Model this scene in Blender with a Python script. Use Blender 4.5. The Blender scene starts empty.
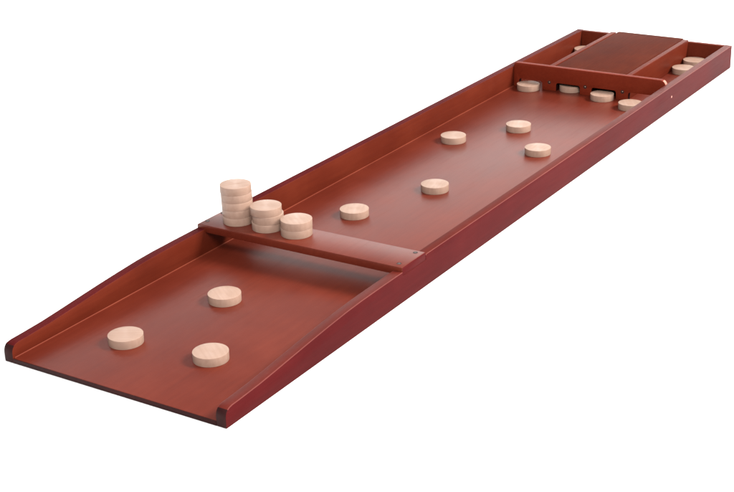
import bpy, bmesh, math, random
from mathutils import Vector, Matrix
random.seed(7)
S = bpy.context.scene
COL = S.collection
CM = 0.01

# ------------------------------------------------------------------ helpers
def finish(name, bm, mats, parent=None, bevel=0.0, seg=3, loc=None, sharp=34):
    """bm in centimetres -> one linked mesh object in metres."""
    bmesh.ops.remove_doubles(bm, verts=bm.verts, dist=1e-5)
    bmesh.ops.recalc_face_normals(bm, faces=bm.faces)
    if bevel:
        es = [e for e in bm.edges if len(e.link_faces) == 2 and e.calc_face_angle(0) > math.radians(50)]
        bmesh.ops.bevel(bm, geom=es, offset=bevel, segments=seg, affect='EDGES', profile=0.5, clamp_overlap=True)
    bmesh.ops.scale(bm, vec=(CM, CM, CM), verts=bm.verts)
    me = bpy.data.meshes.new(name)
    bm.to_mesh(me); bm.free()
    for m in (mats if isinstance(mats, (list, tuple)) else [mats]):
        me.materials.append(m)
    for p in me.polygons:
        p.use_smooth = p.area < 2.5e-4        # broad faces stay flat, eased edges are smooth
    me.set_sharp_from_angle(angle=math.radians(sharp))
    o = bpy.data.objects.new(name, me)
    COL.objects.link(o)
    if loc is not None:
        o.location = Vector(loc) * CM
    if parent:
        o.parent = parent
    return o

def prism(pts, axis, a, b, bm=None):
    """extrude a 2D polygon between a and b along axis ('x': pts are (y,z); 'y': pts are (x,z); 'z': pts are (x,y))."""
    bm = bm or bmesh.new()
    def P(u, v, t):
        return {'x': (t, u, v), 'y': (u, t, v), 'z': (u, v, t)}[axis]
    A = [bm.verts.new(P(u, v, a)) for u, v in pts]
    B = [bm.verts.new(P(u, v, b)) for u, v in pts]
    n = len(pts)
    bm.faces.new(A); bm.faces.new(B[::-1])
    for i in range(n):
        bm.faces.new((A[i], B[i], B[(i+1) % n], A[(i+1) % n]))
    return bm

def box(x0, x1, y0, y1, z0, z1, bm=None):
    return prism([(x0, y0), (x1, y0), (x1, y1), (x0, y1)], 'z', z0, z1, bm)

def arc(cx, cy, r, a0, a1, n=6):
    return [(cx + r*math.cos(math.radians(a0+(a1-a0)*i/n)), cy + r*math.sin(math.radians(a0+(a1-a0)*i/n))) for i in range(n+1)]

def lathe(prof, n=64, bm=None, c=(0, 0, 0), axis='z'):
    """prof: (r, h) list from bottom axis to top axis."""
    bm = bm or bmesh.new()
    def P(x, y, h):
        if axis == 'z': return (c[0]+x, c[1]+y, c[2]+h)
        if axis == 'y': return (c[0]+x, c[1]-h, c[2]+y)
        return (c[0]+h, c[1]+x, c[2]+y)
    rings = []
    for r, h in prof:
        if r < 1e-6:
            rings.append([bm.verts.new(P(0, 0, h))])
        else:
            rings.append([bm.verts.new(P(r*math.cos(2*math.pi*i/n), r*math.sin(2*math.pi*i/n), h)) for i in range(n)])
    for a, b in zip(rings, rings[1:]):
        for i in range(n):
            j = (i+1) % n
            if len(a) == 1 and len(b) > 1: bm.faces.new((a[0], b[j], b[i]))
            elif len(b) == 1 and len(a) > 1: bm.faces.new((a[i], a[j], b[0]))
            elif len(a) > 1: bm.faces.new((a[i], a[j], b[j], b[i]))
    return bm

# ------------------------------------------------------------------ materials
class NT:
    def __init__(s, name):
        s.m = bpy.data.materials.new(name); s.m.use_nodes = True
        s.t = s.m.node_tree; s.b = s.t.nodes['Principled BSDF']
    def n(s, typ, **kw):
        x = s.t.nodes.new(typ)
        for k, v in kw.items():
            if k.startswith('i_'): x.inputs[k[2:].replace('_', ' ')].default_value = v
            else: setattr(x, k, v)
        return x
    def l(s, a, b): s.t.links.new(a, b)
    def ramp(s, fac, stops):
        r = s.n('ShaderNodeValToRGB')
        e = r.color_ramp.elements
        e[0].position, e[0].color = stops[0][0], (*stops[0][1], 1)
        e[1].position, e[1].color = stops[-1][0], (*stops[-1][1], 1)
        for p, c in stops[1:-1]:
            k = e.new(p); k.color = (*c, 1)
        s.l(fac, r.inputs[0]); return r.outputs[0]

def stained(name, dark, mid, light, rough=0.3, spec=0.5, coat=0.0, grain=(60, 3.0, 60), bump=0.02):
    """reddish stain over fine-grained board: soft cloudy unevenness plus a faint stretched grain."""
    w = NT(name)
    tc = w.n('ShaderNodeTexCoord')
    mp = w.n('ShaderNodeMapping'); mp.inputs['Scale'].default_value = grain
    w.l(tc.outputs['Object'], mp.inputs[0])
    g = w.n('ShaderNodeTexNoise', i_Scale=3.0, i_Detail=6.0, i_Roughness=0.6)
    w.l(mp.outputs[0], g.inputs['Vector'])
    c = w.n('ShaderNodeTexNoise', i_Scale=7.0, i_Detail=4.0, i_Roughness=0.55)
    w.l(tc.outputs['Object'], c.inputs['Vector'])
    mx = w.n('ShaderNodeMix', data_type='FLOAT'); mx.inputs[0].default_value = 0.35
    w.l(c.outputs[0], mx.inputs[2]); w.l(g.outputs[0], mx.inputs[3])
    col = w.ramp(mx.outputs[0], [(0.30, dark), (0.5, mid), (0.70, light)])
    w.l(col, w.b.inputs['Base Color'])
    rr = w.n('ShaderNodeMapRange'); rr.inputs[3].default_value = rough-0.05; rr.inputs[4].default_value = rough+0.07
    w.l(c.outputs[0], rr.inputs[0])
    ms = w.n('ShaderNodeMapping'); ms.inputs['Scale'].default_value = (42, 2.2, 42); ms.inputs['Rotation'].default_value = (0, 0, 0.06)
    w.l(tc.outputs['Object'], ms.inputs[0])
    sc = w.n('ShaderNodeTexNoise', i_Scale=4.0, i_Detail=8.0, i_Roughness=0.7); w.l(ms.outputs[0], sc.inputs['Vector'])
    sr = w.n('ShaderNodeMapRange'); sr.inputs[1].default_value = 0.52; sr.inputs[2].default_value = 0.72; sr.inputs[4].default_value = 0.05
    w.l(sc.outputs[0], sr.inputs[0])
    sa = w.n('ShaderNodeMath', operation='ADD'); w.l(rr.outputs[0], sa.inputs[0]); w.l(sr.outputs[0], sa.inputs[1])
    w.l(sa.outputs[0], w.b.inputs['Roughness'])
    w.b.inputs['Specular IOR Level'].default_value = spec
    w.b.inputs['Coat Weight'].default_value = coat
    w.b.inputs['Coat Roughness'].default_value = 0.2
    f = w.n('ShaderNodeTexNoise', i_Scale=160.0, i_Detail=3.0)
    w.l(tc.outputs['Object'], f.inputs['Vector'])
    ad = w.n('ShaderNodeMath', operation='ADD'); w.l(f.outputs[0], ad.inputs[0]); w.l(g.outputs[0], ad.inputs[1])
    bp = w.n('ShaderNodeBump', i_Strength=bump*2, i_Distance=0.0006)
    w.l(ad.outputs[0], bp.inputs['Height']); w.l(bp.outputs[0], w.b.inputs['Normal'])
    return w.m

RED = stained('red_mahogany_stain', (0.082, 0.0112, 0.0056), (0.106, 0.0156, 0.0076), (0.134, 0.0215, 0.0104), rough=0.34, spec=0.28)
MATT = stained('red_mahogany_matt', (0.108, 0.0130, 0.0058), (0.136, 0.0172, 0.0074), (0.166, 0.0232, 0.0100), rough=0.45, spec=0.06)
INNER = stained('orange_mahogany_bounce_tint', (0.074, 0.0100, 0.0046), (0.096, 0.0138, 0.0060), (0.122, 0.0195, 0.0084), rough=0.45, spec=0.08)
RAIL = stained('maroon_cool_lit_rail', (0.048, 0.0052, 0.0058), (0.062, 0.0067, 0.0073), (0.076, 0.0093, 0.0096), rough=0.45, spec=0.015)  # cool reflections on outer faces and left top put into the colour
TOPS = stained('red_mahogany_lit_top', (0.070, 0.0095, 0.0065), (0.090, 0.0125, 0.0085), (0.112, 0.0175, 0.0115), rough=0.45, spec=0.10)
LID = stained('brown_stained_lid', (0.045, 0.0076, 0.0038), (0.064, 0.0112, 0.0052), (0.090, 0.017, 0.0075), rough=0.55, spec=0.02, grain=(60, 4, 60))
DARK = stained('dark_stain_ends_and_arches', (0.014, 0.003, 0.003), (0.020, 0.004, 0.004), (0.030, 0.006, 0.005), rough=0.5, spec=0.1)
EDGE = stained('edge_highlight_stain', (0.10, 0.020, 0.016), (0.13, 0.028, 0.022), (0.17, 0.042, 0.032), rough=0.45, spec=0.2)  # edge highlight painted as a lighter stain
PALE = stained('pale_highlight_and_plug', (0.36, 0.15, 0.11), (0.42, 0.19, 0.14), (0.48, 0.23, 0.17), rough=0.4, spec=0.4)  # painted highlight on the gate shoulder, also the pale screw plug
BEAD = stained('glue_line_stain', (0.11, 0.020, 0.011), (0.14, 0.027, 0.014), (0.19, 0.043, 0.023), rough=0.5, spec=0.05)

def metal(name, col, rough):
    w = NT(name)
    w.b.inputs['Metallic'].default_value = 1.0
    tc = w.n('ShaderNodeTexCoord'); n = w.n('ShaderNodeTexNoise', i_Scale=300.0)
    w.l(tc.outputs['Object'], n.inputs['Vector'])
    w.l(w.ramp(n.outputs[0], [(0.3, tuple(c*0.75 for c in col)), (0.7, col)]), w.b.inputs['Base Color'])
    w.b.inputs['Roughness'].default_value = rough
    return w.m
STEEL = metal('dark_steel_screw', (0.10, 0.085, 0.08), 0.4)
BRASS = metal('brass_pin', (0.26, 0.16, 0.12), 0.4)
HOLE = NT('screw_recess'); HOLE.b.inputs['Roughness'].default_value = 0.8
_tc = HOLE.n('ShaderNodeTexCoord'); _n = HOLE.n('ShaderNodeTexNoise', i_Scale=200.0)
HOLE.l(_tc.outputs['Object'], _n.inputs['Vector'])
HOLE.l(HOLE.ramp(_n.outputs[0], [(0.3, (0.01, 0.003, 0.003)), (0.7, (0.02, 0.006, 0.005))]), HOLE.b.inputs['Base Color'])
HOLE = HOLE.m

def beech():
    w = NT('pale_turned_beech')
    tc = w.n('ShaderNodeTexCoord'); oi = w.n('ShaderNodeObjectInfo')
    # every puck shows another slice of wood
    off = w.n('ShaderNodeVectorMath', operation='SCALE'); off.inputs[0].default_value = (3.1, 1.7, 2.3)
    w.l(oi.outputs['Random'], off.inputs['Scale'])
    ad = w.n('ShaderNodeVectorMath', operation='ADD')
    w.l(tc.outputs['Object'], ad.inputs[0]); w.l(off.outputs[0], ad.inputs[1])
    mp = w.n('ShaderNodeMapping'); mp.inputs['Scale'].default_value = (1.0, 0.10, 0.55)
    w.l(ad.outputs[0], mp.inputs[0])
    g = w.n('ShaderNodeTexNoise', i_Scale=210.0, i_Detail=5.0, i_Roughness=0.6, i_Distortion=0.4)
    w.l(mp.outputs[0], g.inputs['Vector'])
    r = w.n('ShaderNodeTexWave', wave_type='BANDS', bands_direction='X', i_Scale=38.0, i_Distortion=5.0, i_Detail=3.0)
    r.inputs['Detail Scale'].default_value = 0.6
    w.l(mp.outputs[0], r.inputs['Vector'])
    mx = w.n('ShaderNodeMix', data_type='FLOAT'); mx.inputs[0].default_value = 0.10
    w.l(g.outputs[0], mx.inputs[2]); w.l(r.outputs['Fac'], mx.inputs[3])
    col = w.ramp(mx.outputs[0], [(0.2, (0.285, 0.180, 0.134)), (0.5, (0.318, 0.208, 0.158)), (0.8, (0.352, 0.236, 0.183))])
    hv = w.n('ShaderNodeHueSaturation')
    mr = w.n('ShaderNodeMapRange'); mr.inputs[3].default_value = 0.93; mr.inputs[4].default_value = 1.05
    w.l(oi.outputs['Random'], mr.inputs[0]); w.l(mr.outputs[0], hv.inputs['Value']); w.l(col, hv.inputs['Color'])
    w.l(hv.outputs[0], w.b.inputs['Base Color'])
    w.b.inputs['Roughness'].default_value = 0.42
    w.b.inputs['Specular IOR Level'].default_value = 0.4
    w.b.inputs['Anisotropic'].default_value = 0.75          # lathe-turned faces catch the light in a fan
    tg = w.n('ShaderNodeTangent', direction_type='RADIAL', axis='Z')
    w.l(tg.outputs[0], w.b.inputs['Tangent'])
    bp = w.n('ShaderNodeBump', i_Strength=0.25, i_Distance=0.0004)
    w.l(g.outputs[0], bp.inputs['Height']); w.l(bp.outputs[0], w.b.inputs['Normal'])
    return w.m
BEECH = beech()

def white_sweep():
    w = NT('white_paper_sweep')
    tc = w.n('ShaderNodeTexCoord'); n = w.n('ShaderNodeTexNoise', i_Scale=40.0, i_Detail=4.0)
    w.l(tc.outputs['Object'], n.inputs['Vector'])
    w.l(w.ramp(n.outputs[0], [(0.3, (0.87, 0.87, 0.87)), (0.7, (0.89, 0.89, 0.89))]), w.b.inputs['Base Color'])
    w.b.inputs['Roughness'].default_value = 0.9
    w.b.inputs['Specular IOR Level'].default_value = 0.1
    return w.m
WHITE = white_sweep()

# ------------------------------------------------------------------ setting: one seamless white sweep
prof = [(-400, 0), (430, 0)] + [(430+120*math.sin(a), 120-120*math.cos(a)) for a in [math.radians(9*i) for i in range(1, 11)]] + [(550, 420)]
bm = bmesh.new()
rot = Matrix.Rotation(0.575, 4, 'Z')
rows = []
for u, z in prof:
    rows.append([bm.verts.new(rot @ Vector((x+20, u, z-0.0))) for x in (-420, -140, 140, 420)])
for a, b in zip(rows, rows[1:]):
    for i in range(3):
        bm.faces.new((a[i], a[i+1], b[i+1], b[i]))
bd = finish('floor', bm, WHITE, sharp=60)
bd['kind'] = 'structure'

# ------------------------------------------------------------------ the game board
W, L, T, ZF, H = 40.0, 197.98, 1.65, 0.77, 5.47
P0, P1, PB, PT = 44.5, 51.55, 4.46, 5.78       # bridge plank: front, back, underside, top
GY, GT = 158.75, 1.25                            # gate: front face, thickness
BW = 1.2                                         # back rail thickness

board = bpy.data.objects.new('shuffleboard', None)
COL.objects.link(board)
board['label'] = 'long reddish brown wooden table shuffleboard with side rails, a crossbar and an arched gate'
board['category'] = 'game board'

# base
finish('base_board', box(T+0.01, W-T-0.01, 0.12, L-BW-0.01, 0.03, ZF), [RED], board, bevel=0.06, seg=2)
# dark front edge of the base: the raw end grain drank the stain
finish('front_edge', box(T+0.01, W-T-0.01, 0.0, 0.115, 0.03, ZF-0.03), DARK, board, bevel=0.03, seg=2)

# side rails
prof = [(0.06, 0.0), (0.0, 0.08), (0.0, 1.55), (0.06, 1.95), (0.22, 2.3), (0.5, 2.6), (0.9, 2.8), (1.5, 2.9), (3.5, 2.96), (7.5, 3.14), (11, 3.42), (15, 3.78),
        (20, 4.22), (25, 4.6), (29, 4.86), (33, 5.0), (38, 5.06), (P0-0.03, 5.08), (P0-0.03, PB-0.01), (P1+0.03, PB-0.01),
        (P1+0.03, H-0.35), (P1+0.10, H-0.12), (P1+0.3, H), (L, H), (L, 0.0)]
def rail(x0, x1, round_x):
    b = prism(prof, 'x', x0, x1)
    bmesh.ops.recalc_face_normals(b, faces=b.faces)
    # the long top arris on the round_x side is planed well over, every other edge just eased
    def edges(big):
        out = []
        for e in b.edges:
            if len(e.link_faces) != 2 or e.calc_face_angle(0) < math.radians(50): continue
            m = (e.verts[0].co+e.verts[1].co)/2
            if P0-0.1 < m.y < P1+0.2 and m.z > 3: continue      # the notch for the crossbar stays crisp
            top = abs(m.x-round_x) < 1e-4 and abs(e.verts[0].co.x-e.verts[1].co.x) < 1e-4 and m.z > 2.8 and not (P0-0.1 < m.y < P1+0.05)
            if top == big: out.append(e)
        return out
    if round_x is not None:
        bmesh.ops.bevel(b, geom=edges(True), offset=1.1, segments=6, affect='EDGES', profile=0.5, clamp_overlap=True)
    else:
        round_x = -99
    bmesh.ops.bevel(b, geom=edges(False), offset=0.11, segments=2, affect='EDGES', profile=0.5, clamp_overlap=True)
    b.normal_update()
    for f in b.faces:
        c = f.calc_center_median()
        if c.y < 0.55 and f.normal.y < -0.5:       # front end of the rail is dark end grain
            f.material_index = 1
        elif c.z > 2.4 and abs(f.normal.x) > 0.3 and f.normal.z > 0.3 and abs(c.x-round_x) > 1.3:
            f.material_index = 2                   # long edges lighter: the key light's highlight put into the colour
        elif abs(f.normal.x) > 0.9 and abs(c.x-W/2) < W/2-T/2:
            f.material_index = 3                   # inner faces: warm bounce light from the bed mixed into the colour
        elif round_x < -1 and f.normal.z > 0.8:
            f.material_index = 4                   # right top only: brighter light put into its colour
    return b
finish('side_rail', rail(0, T, 0.0), [RAIL, DARK, EDGE, INNER, TOPS], board)
right = finish('side_rail', rail(W-T, W, None), [RAIL, DARK, EDGE, INNER, TOPS], board)
finish('back_rail', box(T+0.01, W-T-0.01, L-BW, L-0.02, 0.02, H-0.02), INNER, board, bevel=0.12)

# pale glue line along the foot of each rail
for s in (0, 1):
    x = T+0.012 if s == 0 else W-T-0.012
    d = 0.09 if s == 0 else -0.09
    b = prism([(x, ZF+0.005), (x+d, ZF+0.005), (x+d*0.4, ZF+0.04), (x, ZF+0.10)], 'y', 0.35, GY-0.02)
    finish('glue_line', b, BEAD, board)

# bridge plank near the front, let into the tops of both rails
b = box(0.015, W-0.015, P0, P1, PB, PT)
bmesh.ops.recalc_face_normals(b, faces=b.faces)
bmesh.ops.bevel(b, geom=[e for e in b.edges if all(v.co.z > PT-0.01 for v in e.verts) and abs(e.verts[0].co.x-e.verts[1].co.x) < 0.01],
                offset=0.30, segments=5, affect='EDGES', profile=0.5)
br = finish('crossbar', b, [RED, RAIL], board, bevel=0.06, seg=2)
for pl in br.data.polygons:
    if abs(pl.normal.x) > 0.6: pl.material_index = 1
for x, y in ((0.85, 46.2), (0.85, 50.4), (38.62, 45.75), (38.62, 50.7)):
    b = lathe([(0, 0.0), (0.36, 0.0), (0.38, 0.03), (0.30, 0.034), (0.24, 0.015), (0.15, 0.03), (0, 0.035)], 24, c=(x, y, PT-0.01))
    for f in b.faces:
        f.material_index = 1 if max(math.hypot(v.co.x-x, v.co.y-y) for v in f.verts) > 0.3 else 0
    finish('screw', b, [STEEL, HOLE], br)

# arched gate
ax = [5.95, 15.3, 24.0, 32.75]; hw = 2.92; zt = 2.72; r = 0.5
x0, x1, zg = T+0.03, W-T-0.03, 6.35
poly = [(x0, ZF+0.006)]
for c in ax:
    poly += [(c-hw, ZF+0.006)] + [(c-hw+r-r*math.cos(math.radians(a)), zt-r+r*math.sin(math.radians(a))) for a in (0, 30, 60, 90)]
    poly += [(c+hw-r+r*math.sin(math.radians(a)), zt-r+r*math.cos(math.radians(a))) for a in (0, 30, 60, 90)] + [(c+hw, ZF+0.006)]
poly += [(x1, ZF+0.006), (x1, zg-1.3)] + arc(x1-1.3, zg-1.3, 1.3, 0, 90, 9) + arc(x0+0.6, zg-0.6, 0.6, 90, 180, 6)
gate = finish('gate_bar', prism(poly, 'y', GY, GY+GT), [MATT, DARK], board, bevel=0.06, seg=2)
for pl in gate.data.polygons:                  # insides of the arches get the dark colour
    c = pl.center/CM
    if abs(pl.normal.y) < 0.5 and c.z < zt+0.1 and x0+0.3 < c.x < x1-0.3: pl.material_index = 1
for x in (10.67, 19.50, 28.45):
    b = lathe([(0, 0.0), (0.20, 0.0), (0.19, 0.06), (0.12, 0.12), (0, 0.14)], 20, c=(x, GY+0.01, 2.66), axis='y')
    finish('pin', b, BRASS, gate)
    b = lathe([(0.22, 0.002), (0.40, 0.002), (0.40, 0.014), (0.22, 0.014), (0.22, 0.002)], 24, c=(x, GY, 2.66), axis='y')
    finish('pin_recess', b, HOLE, gate)
# pale strip on the gate's right shoulder: a painted highlight
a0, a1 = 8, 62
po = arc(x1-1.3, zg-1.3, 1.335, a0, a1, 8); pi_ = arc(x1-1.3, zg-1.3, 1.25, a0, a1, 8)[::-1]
finish('shoulder_highlight', prism(po+pi_, 'y', GY+0.12, GY+GT-0.12), PALE, gate)

# compartments behind the gate: three dividers, the middle pair of boxes under a lid
DY0, DY1 = GY+GT+0.02, L-BW-0.02
for x, z in ((10.25, 6.02), (19.5, 5.40), (28.95, 6.02)):
    finish('divider', box(x-0.62, x+0.62, DY0, DY1, ZF+0.006, z), INNER, board, bevel=0.08)
lid_poly = [(11.25, DY0+0.02), (28.22, DY0+0.02)] + arc(28.22-0.7, 197.55-0.7, 0.7, 0, 90, 6) + arc(11.25+0.5, 197.55-0.5, 0.5, 90, 180, 6)
finish('lid', prism(lid_poly, 'z', H+0.02, 6.06), LID, board, bevel=0.1)
# filled screw hole on the outside of the right rail, level with the gate
b = lathe([(0, 0.0), (0.26, 0.0), (0.24, 0.02), (0, 0.025)], 20, c=(W-0.004, 158.4, 3.1), axis='x')
finish('screw_plug', b, PALE, right)

# ------------------------------------------------------------------ pucks
R_, PH = 2.6, 1.32
def puck_mesh():
    c = 0.03
    prof = [(0, 0), (R_-c, 0)] + [(R_-c+c*math.sin(math.radians(a)), c-c*math.cos(math.radians(a))) for a in (30, 60, 90)]
    prof += [(R_-c+c*math.cos(math.radians(a)), PH-c+c*math.sin(math.radians(a))) for a in (0, 30, 60, 90)] + [(R_*0.5, PH+0.004), (0, PH+0.006)]
    return lathe(prof, 72)
first = None
def puck(x, y, z, label, group, rz=None, tilt=(0, 0)):
    global first
    if first is None:
        first = o = finish('wooden_puck', puck_mesh(), BEECH, sharp=40)
    else:
        o = first.copy(); COL.objects.link(o)
    o.location = Vector((x, y, z))*CM
    o.rotation_euler = (tilt[0], tilt[1], random.uniform(0, 6.28) if rz is None else rz)
    o['label'] = label; o['category'] = 'puck'; o['group'] = group
    return o

Z = ZF+0.01
G1 = 'pucks lying in front of the crossbar'
puck(12.43, 11.96, Z, 'pale round puck nearest the left rail of the three in front of the crossbar', G1)
puck(16.19, 30.54, Z, 'pale round puck closest to the crossbar of the three in front of it', G1)
puck(26.79, 13.64, Z, 'pale round puck nearest the right rail of the three in front of the crossbar', G1)
G2 = 'pucks spread over the middle of the board'
puck(14.14, 70.85, Z, 'pale puck lying alone just beyond the crossbar and its stacks', G2)
puck(20.41, 88.80, Z, 'pale puck at the centre of the board, second one beyond the crossbar', G2)
puck(9.22, 116.13, Z, 'pale puck mid-board nearest the left rail, well short of the gate', G2)
puck(17.69, 128.94, Z, 'pale puck in the middle of the board, closest to the gate without reaching it', G2)
puck(28.00, 116.78, Z, 'pale puck mid-board nearest the right rail', G2)
G3 = 'pucks at the arched gate'
puck(5.95, 157.6, Z, 'pale puck in the mouth of the first gate arch by the left rail', G3)
puck(15.0, 161.05, Z, 'pale puck pushed deepest into the gate, under its second arch from the left rail', G3)
puck(24.2, 157.5, Z, 'pale puck half under the third arch of the gate', G3)
puck(32.44, 153.67, Z, 'pale puck before the fourth arch, partly hidden by the right rail', G3)
G4 = 'pucks in the compartments behind the gate'
puck(4.3, 192.9, Z, 'pale puck alone in the left open compartment at the far end', G4)
puck(32.4, 186.3, Z, 'front puck of two in the right open compartment beside the lid', G4)
puck(32.25, 194.05, Z, 'rear puck of two in the right open compartment, against the back rail', G4)
G5 = 'pucks stacked on the crossbar'
order = ['bottom puck', 'second puck from the bottom', 'middle puck', 'second puck from the top', 'top puck']
offs = [(0.05, 0.0), (0.03, 0.02), (0.02, 0.0), (-0.03, 0.02), (-0.10, 0.0)]
zz = PT+0.01
for i in range(5):
    puck(5.55+offs[i][0], 48.55+offs[i][1], zz+i*(PH+0.007), order[i]+' of the tallest stack on the crossbar', G5)
for i, (dx, dy, nm) in enumerate(((0.0, 0.0, 'bottom puck'), (0.10, 0.1, 'middle puck'), (-0.14, -0.02, 'top puck'))):
    puck(11.72+dx, 48.45+dy, zz+i*(PH+0.007), nm+' of the middle stack of three on the crossbar', G5)
for i, (dx, dy, nm) in enumerate(((0.0, 0.0, 'lower puck'), (0.02, 0.04, 'upper puck'))):
    puck(17.52+dx, 48.5+dy, zz+i*(PH+0.007), nm+' of the shortest stack, the pair on the crossbar', G5)

# ------------------------------------------------------------------ light: bright white studio with a big softbox from the right
world = bpy.data.worlds.new('World'); S.world = world
world.use_nodes = True
bg = world.node_tree.nodes['Background']
bg.inputs[0].default_value = (0.94, 0.96, 1.0, 1); bg.inputs[1].default_value = 0.64

def softbox(name, pos, target, size, power, col=(1, 1, 1)):
    d = bpy.data.lights.new(name, 'AREA'); d.shape = 'RECTANGLE'; d.size, d.size_y = size
    d.energy = power; d.color = col
    o = bpy.data.objects.new(name, d); COL.objects.link(o)
    o.location = pos
    o.rotation_euler = (Vector(target)-Vector(pos)).to_track_quat('-Z', 'Y').to_euler()
    return o
softbox('softbox_right', (4.6, 3.2, 4.4), (0.2, 0.9, 0), (2.0, 2.0), 960, (1.0, 0.96, 0.91))
softbox('fill_front', (3.4, -3.6, 4.6), (0.2, 0.9, 0), (2.4, 2.4), 560, (1.0, 0.97, 0.93))  # added fill, brightens the gate and puck fronts and lifts front shadows

# ------------------------------------------------------------------ camera
cp = Vector((140.74198, -120.7342, 88.8479))*CM
yaw, pit, rol = -0.575, -0.38878, -0.03289
f = Vector((math.sin(yaw)*math.cos(pit), math.cos(yaw)*math.cos(pit), math.sin(pit)))
rt = f.cross(Vector((0, 0, 1))).normalized(); up = rt.cross(f)
r2 = rt*math.cos(rol)+up*math.sin(rol); u2 = -rt*math.sin(rol)+up*math.cos(rol)
cam = bpy.data.cameras.new('camera'); cam.sensor_width = 36.0; cam.lens = 1379.806/734*36
cam.clip_start = 0.05; cam.clip_end = 100
co = bpy.data.objects.new('camera', cam); COL.objects.link(co)
M = Matrix((( r2.x, u2.x, -f.x, cp.x), (r2.y, u2.y, -f.y, cp.y), (r2.z, u2.z, -f.z, cp.z), (0, 0, 0, 1)))
co.matrix_world = M
S.camera = co
S.render.resolution_x, S.render.resolution_y = 1024, 686
S.view_settings.view_transform = 'Standard'
S.view_settings.look = 'None'
S.view_settings.exposure = 0.0
S.view_settings.gamma = 1.0
